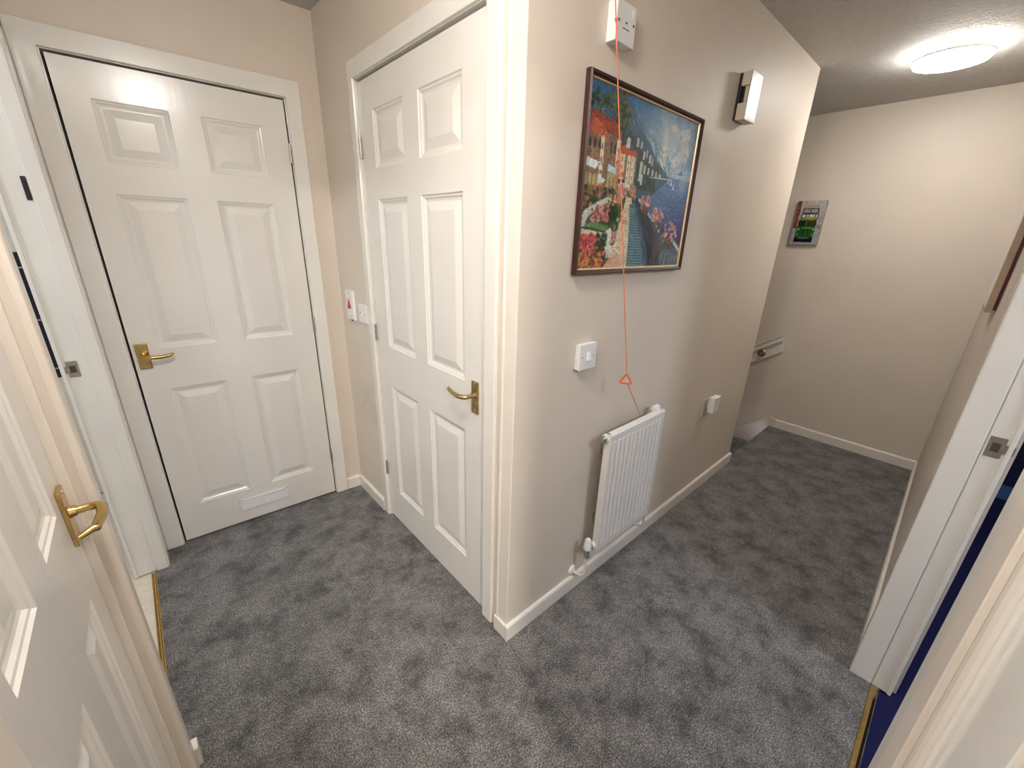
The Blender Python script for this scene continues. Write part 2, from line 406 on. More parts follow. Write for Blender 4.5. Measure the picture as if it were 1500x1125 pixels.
# door in the back wall
rA = [(.19, .785), (.966, 1.562), (1.666, 1.867)]
cA = [(.253, .462), (.562, .774)]
dA = struct('door_1', door_leaf(FA, DA0, DA1, .012, DAZ, cA, rA, .002), M['door'],
            'closed white six-panel door in the back wall with a small vent low down', 'door', origin=FA(.5, 0, 0))
frame_obj(dA, FA, DA0-.004, DA1+.005, DAZ+.006, .066, .070, .073, .016, M['gloss'])
bm = BM(); box(bm, FA, DA0-.002, DA1+.002, -.075, -.06, 0, DAZ+.004); obj('gap_shade_panel', bm, M['dark'], dA)  # dark slab behind the leaf, paints the gap shade
lever(dA, FA, .826, .945, .002, -1, M['brass'], False, .042, (-.058, .05), .095)
for z in (1.776, 1.007, .257): hinge(dA, FA, DA0-.002, .004, z)
# vent
va, vb, vz0, vz1 = .398, .620, .078, .138
bm = BM()
for args in ((va, vb, vz1-.008, vz1), (va, vb, vz0, vz0+.008), (va, va+.010, vz0, vz1), (vb-.010, vb, vz0, vz1), ((va+vb)/2-.002, (va+vb)/2+.002, vz0, vz1)):
    box(bm, FA, args[0], args[1], .002, .0085, args[2], args[3], .0015)
v = obj('vent_grille', bm, M['white_plastic'], dA); v['label'] = 'white plastic louvred vent grille'
bm = BM()
n = 6
for k in range(n):
    z = vz0+.008+(vz1-vz0-.016)*k/n; d = (vz1-vz0-.016)/n
    prism(bm, FA, [(.0005, z+d), (.0080, z+d*.45), (.0078, z+d*.25), (.0005, z)], va+.008, vb-.008)
obj('vent_slats', bm, M['white_plastic'], v)
# cupboard door
dB = struct('door_2', door_leaf(FB, DB0+.002, DB1-.001, .012, DBZ-.003, [(.272, .519), (.617, .853)], [(.192, .783), (.973, 1.582), (1.694, 1.892)], -.008), M['door'],
            'closed white six-panel cupboard door beside the outer corner with a brass lever', 'door', origin=FB(.55, 0, 0))
frame_obj(dB, FB, DB0-.003, DB1+.003, DBZ+.003, .064, .050, .070, .010, M['gloss'])
bm = BM(); box(bm, FB, DB0-.002, DB1+.002, -.075, -.06, 0, DBZ+.002); obj('gap_shade_panel', bm, M['dark'], dB)  # near-black sheet so the gap round the cupboard door looks shaded
lever(dB, FB, .207, .939, -.008, 1, M['old_brass'], True, .036, (-.068, .050), .108)
for z in (1.776, 1.02, .30): hinge(dB, FB, DB1+.001, -.003, z)
# corner board
bm = BM(); box(bm, FB, .0, .050, -.002, .004, .068, CEIL, .003)
struct('trim_1', bm, M['gloss_cream'], 'narrow cream board up the outer corner beside the cupboard door frame', 'trim')
bm = BM(); box(bm, FB, .050, .064, -.001, .007, .068, CEIL, .004)
struct('trim_2', bm, M['gloss'], 'thin glossy bead between cupboard door frame and corner board', 'trim')

# near left door
XE = -.973
FLE = Frame((XE, 0), (0, 1), (1, 0))
dE = struct('door_3', door_leaf(FLE, -.385, .208, .012, 1.98, [(-.274, -.122), (-.022, .122)], ROWS, 0), M['door'],
            'white panelled door in the left foreground with a bright brass lever', 'door', origin=(XE, -.08, 0))
bm = BM(); box(bm, FLE, .211, .232, -.04, .016, 0, 1.985, .003); box(bm, FLE, .228, .275, -.04, .041, 0, 2.05, .008)
box(bm, FLE, -.425, -.389, -.04, .018, 0, 1.985, .003); box(bm, FLE, -.50, -.42, -.04, .041, 0, 2.05, .010); box(bm, FLE, -.43, .24, -.04, .04, 1.985, 2.05, .004)
obj('door_frame', bm, M['gloss_cream'], dE)
bm = BM(); box(bm, FLE, -.385, .208, -.07, -.055, 0, 1.98); obj('gap_shade_panel', bm, M['dark'], dE)  # gap shade painted as a dark slab behind this leaf
lever(dE, FLE, .176, .945, 0, -1, M['brass'], False, .040, (-.066, .052), .085, True)
bm = BM(); box(bm, FL, .272, .310, -.02, .022, 0, .070, .003)
struct('baseboard_left', bm, M['gloss_cream'], 'stub of cream skirting at the foreground doorway edge on the left', 'skirting board')

# bathroom doorway lining
def opening_C():
    bm = BM()
    for s, y in ((1, 1.258), ):
        box(bm, ID, -.976, XL+.010, y, y+.03, 0, 2.0, .003)
        box(bm, ID, -1.045, -.974, y+.010, y+.035, 0, 2.0, .002)
        box(bm, ID, -1.052, -1.040, y+.004, y+.06, 0, 2.05, .003)
    box(bm, ID, XL-.002, -.930, 1.268, 1.345, 0, 2.06, .005)
    box(bm, ID, -1.045, XL, .275, CY0+.003, 0, 2.0)
    box(bm, ID, -1.045, XL+.01, CY0, 1.26, 1.985, 2.02); box(bm, ID, XL-.002, -.930, .275, 1.345, 2.0, 2.065, .004)
    o = struct('trim_3', bm, M['gloss'], 'white frame of the open bathroom doorway between the two left doors', 'door frame')
    return o
oC = opening_C()
def striker(parent, F, u0, u1, n, z0, z1, lip0, lip1):
    bm = BM(); box(bm, F, u0, u1, n, n+.0018, z0, z1, .0006)
    s = obj('striker_plate', bm, M['steel'], parent)
    bm = BM(); box(bm, F, lip0, lip1, n+.001, n+.0045, z0+.017, z1-.017, .0006); obj('striker_lip', bm, M['steel'], s)
    um = (u0+u1)/2
    bm = BM(); box(bm, F, um-.008, um+.008, n+.0008, n+.0024, z0+.017, z1-.017); obj('latch_hole', bm, M['brown_hole'], s)
FJC = Frame((0, 1.268), (1, 0), (0, -1))
striker(oC, FJC, -1.034, -1.004, 0, .925, .985, -1.048, -1.030)
# blue room doorway lining  (far jamb faces -X at X = .864)
FJD = Frame((.864, 0), (0, -1), (-1, 0))      # u = -Y, n = -X
bm = BM()
box(bm, FJD, .914, .976, -.07, .0, 0, 2.0, .004)
box(bm, FJD, .9785, 1.026, -.03, -.003, 0, 2.0, .002)
box(bm, FJD, 1.019, 1.030, -.06, .003, 0, 2.0, .003)
box(bm, FJD, .976, .980, -.04, -.008, 0, 2.0)
box(bm, FR, XR(.89), XR(-.12), -.10, .006, 1.985, 2.01); box(bm, FR, XR(.934), XR(-.16), -.002, .014, 2.0, 2.065, .004)
oD = struct('trim_4', bm, M['gloss'], 'white frame of the open doorway to the blue room on the right', 'door frame')
striker(oD, FJD, .982, 1.014, -.003, .925, .985, 1.008, 1.033)
# near side of that doorway: stepped frame pieces
bm = BM()
prism(bm, FR, [(XR(-.108), -.02), (XR(-.108), .004), (XR(-.118), .012), (XR(-.165), .012), (XR(-.165), -.02)], 0, 2.0, 'z')
struct('trim_5', bm, M['gloss'], 'bevelled white frame edge nearest the blue strip of carpet in right foreground', 'door frame')
bm = BM(); box(bm, FR, XR(-.167), XR(-.236), -.02, .013, 0, 2.06, .0015)
struct('trim_6', bm, M['gloss_cream'], 'flat cream frame board in right foreground, second from the blue carpet', 'door frame')
bm = BM()
pr = [(XR(-.236), -.02), (XR(-.236), .004), (XR(-.272), .004)]
for k in range(9):
    t = k/8*math.pi; pr.append((XR(-.272-.020+.022*math.cos(t)), .006+.010*math.sin(t)))
pr += [(XR(-.312), .004), (XR(-.328), .004), (XR(-.328), -.02)]
prism(bm, FR, pr, 0, 2.06, 'z')
struct('trim_7', bm, M['gloss_cream'], 'rounded glossy cream moulding in the right foreground', 'door frame')
bm = BM(); box(bm, FR, XR(-.328), XR(-.335), -.02, .014, 0, 2.06, .003); box(bm, FR, XR(-.335), XR(-.445), -.10, .009, 0, 2.06, .003)
struct('trim_8', bm, M['gloss'], 'wide flat white frame board at the right edge of the foreground', 'door frame')
# threshold strips
def threshold(name, F, prof, a0, a1, label):
    bm = BM(); prism(bm, F, prof, a0, a1)
    tag(obj(name, bm, M['brass'], origin=F((a0+a1)/2, prof[0][0], 0)), label, 'threshold strip')
threshold('threshold_strip', FL, [(-.034, -.001), (-.035, .003), (-.038, .005), (-.041, .001), (-.046, .001), (-.049, .005), (-.052, .003), (-.053, -.001)], .315, 1.254,
          'brass threshold strip between grey carpet and cream bathroom floor')
threshold('threshold_strip', Frame((0, 0), (1, 0), (0, -1)), [(.975, -.001), (.978, .004), (.984, .0065), (.990, .0065), (.996, .004), (.999, -.001)], -.11, .860,
          'brass threshold strip between grey carpet and blue carpet')

# ---------------------------------------------------------------- ceiling lights
def light(loc, r, mat, label, drop=.045, halo=False):
    t = thing('ceiling_light', label, 'ceiling light', loc)
    if halo:
        bm = BM(); lathe(bm, loc, (0, 0, -1), [(0, .001), (r*.93, .001), (r*.93, .024), (0, .024)]); obj('halo_ring', bm, mat, t, True)
        bm = BM(); lathe(bm, loc, (0, 0, -1), [(0, .0242), (r*.97, .0242), (r, .026), (r, .036), (r*.985, .038), (r*.95, .031), (0, .0305)])
    else:
        bm = BM(); lathe(bm, loc, (0, 0, -1), [(0, 0), (r*.98, 0), (r, .004), (r, .030), (r*.985, .034), (r*.95, .030), (0, .03)])
    obj('base', bm, M['white_plastic'], t, True)
    bm = BM(); lathe(bm, loc, (0, 0, -1), [(r*.955, .030), (r*.955, .03+drop*.45), (r*.93, .03+drop*.67), (r*.8, .03+drop*.82), (r*.5, .03+drop*.95), (0, .03+drop)])
    obj('diffuser', bm, mat, t, True)
light((2.245, -.485, CEIL), .142, emis('landing_lamp_glow', (1, .965, .92), 16), 'round flush white ceiling light glowing above the landing', .030, True)
light((-.67, -.38, CEIL), .13, emis('hall_lamp_glow', (1, .965, .92), 30), 'round flush ceiling light of the hall above the camera', .09)
light((-1.5, -2.9, CEIL), .16, emis('near_room_lamp_glow', (1, .92, .82), 160), 'round flush ceiling light of the room behind the camera')
light((-1.9, .9, CEIL), .14, emis('bathroom_daylight_glow', (.86, .92, 1), 30), 'added unseen light in place of daylight inside the bathroom')  # unseen emitter added for the cool bathroom daylight on the jamb
light((2.55, 1.5, CEIL), .14, emis('stair_fill_glow', (1, .93, .84), 1.5), 'added unseen fill light over the stairs')  # weak fill added out of view to even out the end wall
light((.55, -2.3, CEIL), .22, emis('blue_room_daylight_glow', (.80, .88, 1), 26), 'added unseen light in place of daylight inside the blue room')  # added emitter, plays the cool daylight coming through the right doorway

# ---------------------------------------------------------------- painter (numpy canvas -> vertex colours)
class Canvas:
    def __init__(s, w, h, asp):
        s.w, s.h = w, h; s.asp = asp
        s.U, s.V = np.meshgrid((np.arange(w)+.5)/w, (np.arange(h)+.5)/h)
        s.c = np.zeros((h, w, 3)); s.rng = np.random.RandomState(7)
    def put(s, mask, col, a=1.0):
        m = mask[..., None]*a
        s.c = s.c*(1-m)+np.array(col)/255.*m
    def poly(s, pts, col, a=1.0):
        ins = np.zeros_like(s.U, bool); n = len(pts)
        for i in range(n):
            x0, y0 = pts[i]; x1, y1 = pts[(i+1) % n]
            if y0 == y1: continue
            c = ((y0 > s.V) != (y1 > s.V)) & (s.U < (x1-x0)*(s.V-y0)/(y1-y0)+x0)
            ins ^= c
        s.put(ins.astype(float), col, a)
    def rect(s, x0, y0, x1, y1, col, a=1.0): s.poly([(x0, y0), (x1, y0), (x1, y1), (x0, y1)], col, a)
    def blob(s, x, y, rx, ry, col, a=1.0, soft=.3):
        sl = s.win(x-rx, y-ry, x+rx, y+ry)
        d = np.sqrt(((s.U[sl]-x)/rx)**2+((s.V[sl]-y)/ry)**2)
        s.putw(sl, np.clip((1-d)/soft, 0, 1), col, a)
    def grad(s, mask, top, bot, v0, v1):
        t = np.clip((s.V-v0)/(v1-v0), 0, 1)[..., None]
        g = (np.array(top)*(1-t)+np.array(bot)*t)/255.
        s.c = np.where(mask[..., None], g, s.c)
    def line(s, x0, y0, x1, y1, wd, col, a=1.0):
        dx, dy = x1-x0, (y1-y0); L = dx*dx+dy*dy+1e-9
        e = wd*2
        sl = s.win(min(x0, x1)-e, min(y0, y1)-e, max(x0, x1)+e, max(y0, y1)+e)
        t = np.clip(((s.U[sl]-x0)*dx+(s.V[sl]-y0)*dy)/L, 0, 1)
        d = np.sqrt((s.U[sl]-x0-t*dx)**2+((s.V[sl]-y0-t*dy)/s.asp)**2)
        s.putw(sl, np.clip(1.3-d/wd, 0, 1), col, a)
    def win(s, x0, y0, x1, y1):
        f = lambda v, n: int(min(max(v*n, 0), n))
        return (slice(f(y0, s.h), f(y1, s.h)+1), slice(f(x0, s.w), f(x1, s.w)+1))
    def putw(s, sl, mask, col, a):
        m = mask[..., None]*a; s.c[sl] = s.c[sl]*(1-m)+np.array(col)/255.*m
    def impasto(s, n, L, wd, amp, ang=None):
        for _ in range(n):
            x, y = s.rng.uniform(0, 1, 2); c = s.c[min(int(y*s.h), s.h-1), min(int(x*s.w), s.w-1)]*255
            c = np.clip(c*(1+s.rng.uniform(-amp, amp))+s.rng.uniform(-8, 8, 3), 0, 255)
            t = s.rng.uniform(0, 3.14) if ang is None else ang+s.rng.uniform(-.5, .5); l = L*s.rng.uniform(.3, 1)
            s.line(x, y, x+l*math.cos(t), y+l*math.sin(t), wd*s.rng.uniform(.6, 1.3), c, .6)
    def dabs(s, n, reg, cols, r0, r1, a=.9, inside=None):
        x0, y0, x1, y1 = reg
        for _ in range(n):
            x = s.rng.uniform(x0, x1); y = s.rng.uniform(y0, y1)
            if inside and not inside(x, y): continue
            r = s.rng.uniform(r0, r1); c = cols[s.rng.randint(len(cols))]
            s.blob(x, y, r, r*s.rng.uniform(.6, 1.2)*s.asp, c, a, .5)
    def strokes(s, n, reg, cols, L, wd, ang, a=.6, inside=None):
        x0, y0, x1, y1 = reg
        for _ in range(n):
            x = s.rng.uniform(x0, x1); y = s.rng.uniform(y0, y1)
            if inside and not inside(x, y): continue
            t = ang+s.rng.uniform(-.3, .3); l = L*s.rng.uniform(.5, 1.2)
            s.line(x, y, x+l*math.cos(t), y+l*math.sin(t), wd, cols[s.rng.randint(len(cols))], a)
def coast():
    k = Canvas(300, 244, 1.23)
    k.grad(k.V < 2, (50, 112, 168), (158, 192, 204), 0, .42)
    # sky light to the right, clouds
    k.blob(.75, .22, .33, .26, (160, 186, 196), .8, .8)
    k.dabs(60, (.5, .02, 1, .38), [(120, 156, 184), (150, 180, 196), (176, 196, 200), (96, 140, 178)], .03, .08, .35)
    k.dabs(30, (.62, .08, .95, .3), [(205, 208, 200), (218, 216, 204), (190, 202, 204)], .02, .06, .5)
    k.dabs(40, (0, 0, .3, .16), [(40, 92, 146), (60, 112, 160), (48, 100, 152)], .02, .06, .5)
    # sea
    k.grad(k.V > .385, (92, 140, 190), (54, 70, 120), .385, .75)
    k.strokes(160, (.55, .39, 1, .75), [(70, 112, 158), (104, 140, 172), (60, 88, 136), (88, 104, 140)], .08, .004, 0, .5)
    k.blob(.92, .42, .08, .1, (150, 172, 190), .6, .8)
    # mountain
    mt = [(.22, -.02), (.27, .0), (.33, .06), (.38, .13), (.46, .18), (.53, .24), (.60, .30), (.68, .35), (.76, .395), (.5, .6), (.1, .5), (.1, .1)]
    k.poly(mt, (62, 96, 122))
    def inm(x, y): return y > .02+.55*(x-.22) if x > .22 else y > .1
    k.strokes(260, (.2, 0, .75, .42), [(74, 108, 130), (50, 84, 104), (84, 118, 128), (58, 90, 92)], .05, .005, .9, .5, lambda x, y: y > -.06+.62*(x-.2)+.02)
    k.poly([(.2, .12), (.3, .18), (.42, .26), (.6, .38), (.62, .5), (.2, .5)], (52, 76, 80))
    k.dabs(160, (.22, .15, .62, .5), [(58, 82, 72), (40, 60, 62), (74, 98, 84), (48, 72, 90)], .01, .03, .6, lambda x, y: y > .1+.55*(x-.2))
    # far white houses
    for x, y, w, h in [(.39, .21, .02, .05), (.43, .22, .015, .04), (.46, .27, .02, .05), (.49, .26, .012, .04), (.52, .28, .02, .05), (.55, .30, .012, .04), (.48, .35, .02, .05), (.52, .36, .018, .04), (.56, .365, .02, .035), (.60, .375, .016, .03), (.64, .38, .02, .025), (.44, .33, .03, .12), (.46, .41, .02, .06)]:
        k.rect(x, y, x+w, y+h, (204, 202, 188), .85); k.rect(x+w*.6, y, x+w, y+h, (120, 132, 134), .6)
    k.line(.55, .412, .78, .40, .004, (210, 215, 215), .8)
    # cypress / palm trees
    for x, y, rx, ry in [(.07, .09, .07, .05), (.20, .05, .055, .055), (.26, .13, .04, .07), (.23, .16, .03, .06)]:
        k.dabs(45, (x-rx, y-ry, x+rx, y+ry), [(44, 74, 44), (70, 100, 52), (96, 112, 60), (34, 56, 48)], .008, .02, .8)
    k.line(.075, .12, .08, .17, .004, (60, 50, 36)); k.line(.2, .08, .215, .2, .006, (50, 56, 50))
    # left big building
    k.rect(-.01, .20, .25, .52, (136, 104, 82)); k.dabs(90, (0, .24, .25, .52), [(150, 116, 88), (120, 88, 74), (164, 136, 104), (104, 80, 72)], .01, .025, .5)
    k.poly([(0, .15), (.05, .13), (.22, .17), (.26, .245), (.2, .235), (.02, .21)], (152, 66, 46))
    k.poly([(-.01, .19), (.06, .17), (.11, .19), (.15, .26), (.08, .25), (-.01, .245)], (196, 90, 60))
    k.strokes(50, (0, .14, .24, .24), [(206, 104, 70), (140, 54, 40), (176, 78, 52)], .03, .003, .9, .6)
    k.line(.04, .15, .045, .24, .004, (180, 90, 60))
    for x in (.02, .055, .09): k.blob(x, .30, .012, .03, (54, 50, 58), .9, .4)
    for x in (.18, .21): k.rect(x-.008, .27, x+.010, .33, (60, 66, 60), .8)
    for x, y0, y1 in [(.10, .25, .53), (.225, .25, .47)]:
        k.rect(x, y0, x+.035, y1, (214, 200, 170)); k.rect(x+.025, y0, x+.035, y1, (150, 128, 108))
        for q in range(3): k.rect(x+.008, y0+.04+q*.07, x+.018, y0+.065+q*.07, (104, 98, 104))
    k.rect(.0, .46, .10, .55, (176, 160, 110)); k.rect(.17, .44, .25, .56, (168, 160, 104))
    for x in (.02, .05, .08, .19, .22): k.rect(x, .46, x+.008, .55, (120, 92, 74))
    k.poly([(-.01, .375), (.10, .39), (.075, .43), (-.01, .42)], (206, 222, 228)); k.poly([(.10, .46), (.16, .48), (.14, .5), (.1, .49)], (206, 216, 214))
    k.poly([(.17, .39), (.25, .41), (.24, .44), (.17, .43)], (180, 206, 216))
    # second group
    for x, y0, y1, w in [(.265, .30, .46, .05), (.32, .31, .49, .05), (.36, .30, .50, .045)]:
        k.rect(x, y0, x+w, y1, (210, 194, 160)); k.rect(x+w*.7, y0, x+w, y1, (150, 130, 108))
        for q in range(3): k.rect(x+.01, y0+.03+q*.05, x+.018, y0+.05+q*.05, (110, 100, 98)); 
    k.poly([(.25, .29), (.29, .265), (.33, .29), (.39, .28), (.40, .315), (.25, .315)], (196, 84, 56))
    k.rect(.30, .235, .335, .28, (200, 196, 176)); k.blob(.318, .235, .018, .02, (190, 186, 170))
    k.rect(.27, .42, .31, .44, (200, 100, 62)); k.poly([(.28, .475), (.41, .49), (.41, .52), (.28, .51)], (220, 222, 218))
    k.rect(.235, .3, .262, .55, (200, 120, 76), .6)
    # foreground base
    k.poly([(-.01, .52), (.44, .52), (.47, 1.01), (-.01, 1.01)], (74, 84, 58))
    k.dabs(150, (0, .52, .28, .64), [(60, 84, 48), (40, 60, 44), (156, 128, 62), (170, 92, 78), (90, 110, 60), (190, 116, 100)], .008, .02, .85)
    k.dabs(70, (.27, .49, .43, .56), [(206, 130, 124), (222, 158, 146), (184, 90, 86), (150, 120, 100)], .008, .018, .9)
    k.poly([(0, .70), (.02, .66), (.14, .595), (.22, .56), (.24, .575), (.14, .63), (.05, .69), (.03, .75), (0, .76)], (186, 190, 180))
    k.dabs(110, (.06, .62, .22, .72), [(190, 84, 90), (216, 120, 124), (150, 52, 58), (80, 96, 56), (206, 150, 140)], .007, .016, .9, lambda x, y: abs(y-.68) < .055-abs(x-.14)*.3)
    k.poly([(.02, .745), (.08, .72), (.22, .745), (.2, .775)], (98, 136, 84)); k.poly([(.0, .765), (.2, .785), (.22, .83), (0, .80)], (200, 198, 176))
    k.dabs(70, (.2, .56, .30, .64), [(190, 110, 90), (206, 164, 90), (84, 100, 54), (216, 140, 120)], .007, .015, .9)
    k.rect(.225, .62, .29, .79, (44, 70, 44)); k.dabs(50, (.22, .6, .29, .8), [(54, 84, 50), (36, 58, 40), (80, 104, 56)], .008, .02, .8)
    k.dabs(35, (.24, .76, .31, .84), [(196, 112, 116), (170, 80, 84), (214, 150, 146)], .007, .014, .9)
    k.poly([(.205, .77), (.24, .75), (.255, .77), (.255, .86), (.29, .86), (.27, .94), (.2, .94)], (204, 208, 196))
    # walk
    k.poly([(.35, .555), (.40, .56), (.46, 1.01), (.20, 1.01), (.27, .93), (.31, .74)], (206, 192, 156))
    k.dabs(110, (.22, .62, .42, 1), [(214, 206, 172), (190, 150, 110), (222, 210, 184), (196, 130, 90)], .008, .02, .5, lambda x, y: abs(x-(.37-.08*(y-.55)/.45)) < .03+.08*(y-.55)/.45)
    k.blob(.30, .97, .12, .07, (190, 132, 108), .6, .7)
    k.poly([(.385, .60), (.435, .58), (.50, .68), (.60, .86), (.64, 1.01), (.42, 1.01), (.41, .75)], (70, 108, 122))
    for q in range(22):
        t = q/21.; y = .62+.37*t**1.1
        k.line(.395+.03*t, y, .44+.16*t, y+.004, .0035+.003*t, (132, 160, 164), .7)
        k.line(.40+.03*t, y+.012, .45+.16*t, y+.016, .003+.002*t, (44, 78, 94), .6)
    # left flower bed
    k.poly([(-.01, .82), (.10, .80), (.17, .82), (.2, .88), (.19, 1.01), (-.01, 1.01)], (66, 76, 44))
    k.dabs(210, (0, .80, .15, .91), [(196, 76, 84), (222, 116, 116), (160, 50, 58), (214, 96, 80), (84, 100, 50)], .007, .017, .95)
    k.dabs(60, (.14, .8, .21, .95), [(50, 72, 44), (74, 96, 52), (36, 52, 40)], .01, .02, .85)
    k.dabs(170, (0, .9, .20, 1), [(206, 124, 56), (222, 150, 70), (200, 84, 90), (150, 52, 60), (84, 96, 48), (216, 110, 130)], .007, .017, .95)
    # balustrade wall
    k.poly([(.44, .55), (.50, .57), (.60, .68), (.72, .82), (.76, .9), (.78, 1.01), (.66, 1.01), (.60, .86), (.50, .68), (.43, .58)], (50, 62, 78))
    k.strokes(120, (.44, .6, .76, 1), [(64, 82, 98), (36, 44, 56), (84, 96, 104), (46, 56, 60)], .06, .004, 1.5, .6, lambda x, y: y > .5+1.0*(x-.42) and y < .62+1.6*(x-.42))
    k.strokes(60, (.66, .72, .80, 1), [(110, 92, 76), (92, 76, 62), (84, 96, 84)], .09, .006, 1.6, .6)
    k.poly([(.72, .76), (1.01, .90), (1.01, 1.01), (.78, 1.01)], (86, 100, 116))
    k.strokes(60, (.8, .86, 1, 1), [(128, 138, 148), (70, 80, 96), (150, 156, 160)], .1, .004, 1.57, .7)
    k.line(.47, .56, .66, .70, .008, (190, 196, 190)); k.line(.66, .69, .72, .75, .012, (206, 210, 198)); k.line(.88, .80, 1.0, .89, .014, (206, 208, 196))
    for x, y, r in [(.54, .57, .05), (.68, .65, .065), (.85, .76, .085)]:
        k.dabs(int(900*r), (x-r, y-r*.9, x+r, y+r*.9), [(206, 140, 124), (226, 176, 156), (190, 104, 96), (164, 120, 96), (216, 160, 150)], .008, .018, .85, lambda a, b, x=x, y=y, r=r: (a-x)**2+(b-y)**2 < r*r)
        k.dabs(int(350*r), (x-r*.6, y+r*.6, x+r*.6, y+r*1.4), [(92, 70, 56), (120, 84, 66), (74, 82, 60)], .008, .018, .7)
    # boats
    k.poly([(.865, .345), (.885, .30), (.89, .345)], (120, 110, 120)); k.line(.85, .352, .90, .35, .005, (70, 72, 90))
    k.poly([(.77, .44), (.785, .40), (.79, .44)], (214, 220, 224)); k.poly([(.74, .43), (.75, .40), (.755, .43)], (200, 210, 216)); k.poly([(.80, .46), (.815, .42), (.82, .46)], (206, 214, 220))
    k.impasto(4500, .013, .0032, .34)
    g = k.c.mean(axis=2, keepdims=True); k.c = np.clip(.50+((g+(k.c-g)*.84)-.48)*1.12, 0, 1)
    k.c += k.rng.normal(0, .022, k.c.shape[:2])[..., None]
    return k
def bus():
    k = Canvas(96, 150, .62)
    k.grad(k.V < 2, (176, 176, 172), (150, 150, 156), 0, 1)
    k.dabs(160, (0, 0, 1, .75), [(190, 186, 180), (150, 146, 146), (170, 150, 140), (204, 200, 196)], .02, .06, .5)
    k.rect(0, 0, .12, .62, (124, 60, 50)); k.dabs(60, (0, 0, .16, .62), [(140, 70, 56), (96, 48, 42), (160, 110, 96)], .015, .04, .7)
    k.dabs(40, (.82, .3, 1, .62), [(150, 100, 96), (170, 130, 124), (120, 90, 90)], .015, .04, .7)
    k.rect(0, .68, 1, 1, (156, 158, 166)); k.dabs(50, (0, .7, 1, 1), [(176, 178, 184), (136, 138, 148)], .02, .05, .5)
    k.rect(.24, .10, .78, .20, (176, 150, 120)); k.rect(.23, .17, .80, .30, (60, 62, 56)); k.rect(.27, .19, .50, .27, (150, 148, 146)); k.rect(.53, .19, .76, .27, (156, 152, 148))
    k.rect(.20, .30, .82, .40, (82, 86, 66)); k.rect(.25, .305, .36, .375, (206, 206, 198)); k.rect(.40, .31, .47, .36, (196, 198, 190)); k.rect(.50, .305, .68, .36, (216, 216, 206)); k.rect(.72, .31, .79, .38, (180, 184, 176))
    k.rect(.40, .37, .68, .42, (166, 156, 84)); k.rect(.2, .41, .8, .44, (116, 126, 40))
    k.rect(.17, .44, .80, .58, (30, 46, 20)); k.rect(.42, .46, .50, .56, (70, 96, 40)); k.rect(.55, .46, .76, .58, (54, 62, 18))
    k.rect(.15, .57, .80, .84, (32, 84, 36)); k.rect(.32, .60, .68, .62, (140, 170, 60)); k.blob(.5, .70, .16, .09, (28, 64, 24), .9, .4); k.rect(.46, .63, .54, .8, (60, 110, 50), .5)
    for x in (.22, .74): k.blob(x, .64, .05, .035, (150, 176, 140), .9, .4); k.blob(x, .76, .04, .03, (120, 150, 110), .8, .4)
    k.rect(.14, .83, .80, .94, (10, 14, 16)); k.blob(.46, .845, .32, .025, (130, 150, 140), .7, .5)
    k.line(.02, .86, .14, .95, .01, (60, 70, 90), .8)
    k.impasto(500, .06, .010, .18)
    k.c += k.rng.normal(0, .02, k.c.shape[:2])[..., None]
    return k
def canvas_mesh(k, F, u0, u1, z0, z1, n):
    bm = BM(); w, h = k.w, k.h
    lay = bm.loops.layers.float_color.new('Paint')
    V = [[bm.verts.new(F(u0+(u1-u0)*i/w, n, z1-(z1-z0)*j/h)) for i in range(w+1)] for j in range(h+1)]
    col = np.clip(k.c, 0, 1)**2.2
    for j in range(h):
        for i in range(w):
            f = bm.faces.new([V[j][i], V[j+1][i], V[j+1][i+1], V[j][i+1]])
            c = (*col[j, i], 1)
            for l in f.loops: l[lay] = c
    return bm
# ---------------------------------------------------------------- framed painting
px0, px1, pz0, pz1 = .212, .877, 1.352, 1.880
t = thing('framed_painting', 'large coastal village painting in a dark mahogany frame on the long wall', 'picture', FP((px0+px1)/2, 0, pz0))
bm = BM(); fw = .014
prof = [(0, .004), (0, .020), (.003, .024), (.008, .022), (fw, .016), (fw, .004)]
def frame_ring(bm, F, u0, u1, z0, z1, prof):
    rings = []
    for ins, n in prof:
        rings.append([bm.verts.new(F(x, n, z)) for x, z in ((u0+ins, z0+ins), (u1-ins, z0+ins), (u1-ins, z1-ins), (u0+ins, z1-ins))])
    for A, B in zip(rings, rings[1:]+rings[:1]):
        for i in range(4): bm.faces.new([A[i], A[(i+1) % 4], B[(i+1) % 4], B[i]])
frame_ring(bm, FP, px0, px1, pz0, pz1, prof); obj('frame', bm, M['frame_wood'], t)
bm = BM(); frame_ring(bm, FP, px0+fw-.001, px1-fw+.001, pz0+fw-.001, pz1-fw+.001, [(0, .010), (0, .0165), (.004, .0150), (.006, .010)]); obj('gilt_slip', bm, M['gold'], t)
ci = fw+.005
obj('canvas', canvas_mesh(coast(), FP, px0+ci, px1-ci, pz0+ci, pz1-ci, .011), painted('oil_paint_coast', .45), t)
bm = BM(); box(bm, FP, px0+ci, px1-ci, .0125, .0135, pz0+ci, pz1-ci); obj('glass', bm, M['glass'], t)
bm = BM(); box(bm, FP, px0+.004, px1-.004, .001, .0095, pz0+.004, pz1-.004); obj('backing_board', bm, M['tan_wood'], t)
# ---------------------------------------------------------------- bus canvas
FEb = FE
t = thing('canvas_print', 'small canvas of a green vehicle in a street on the far wall', 'picture', FE(-.11, 0, 1.468))
bm = BM(); box(bm, FE, -.199, -.020, .0005, .026, 1.470, 1.774, .002); obj('canvas_edge', bm, simple('grey_canvas_wrap', (.30, .27, .27), .7, var=.35, vscale=25), t)
obj('canvas', canvas_mesh(bus(), FE, -.198, -.021, 1.471, 1.773, .0264), painted('print_ink_bus', .6), t)
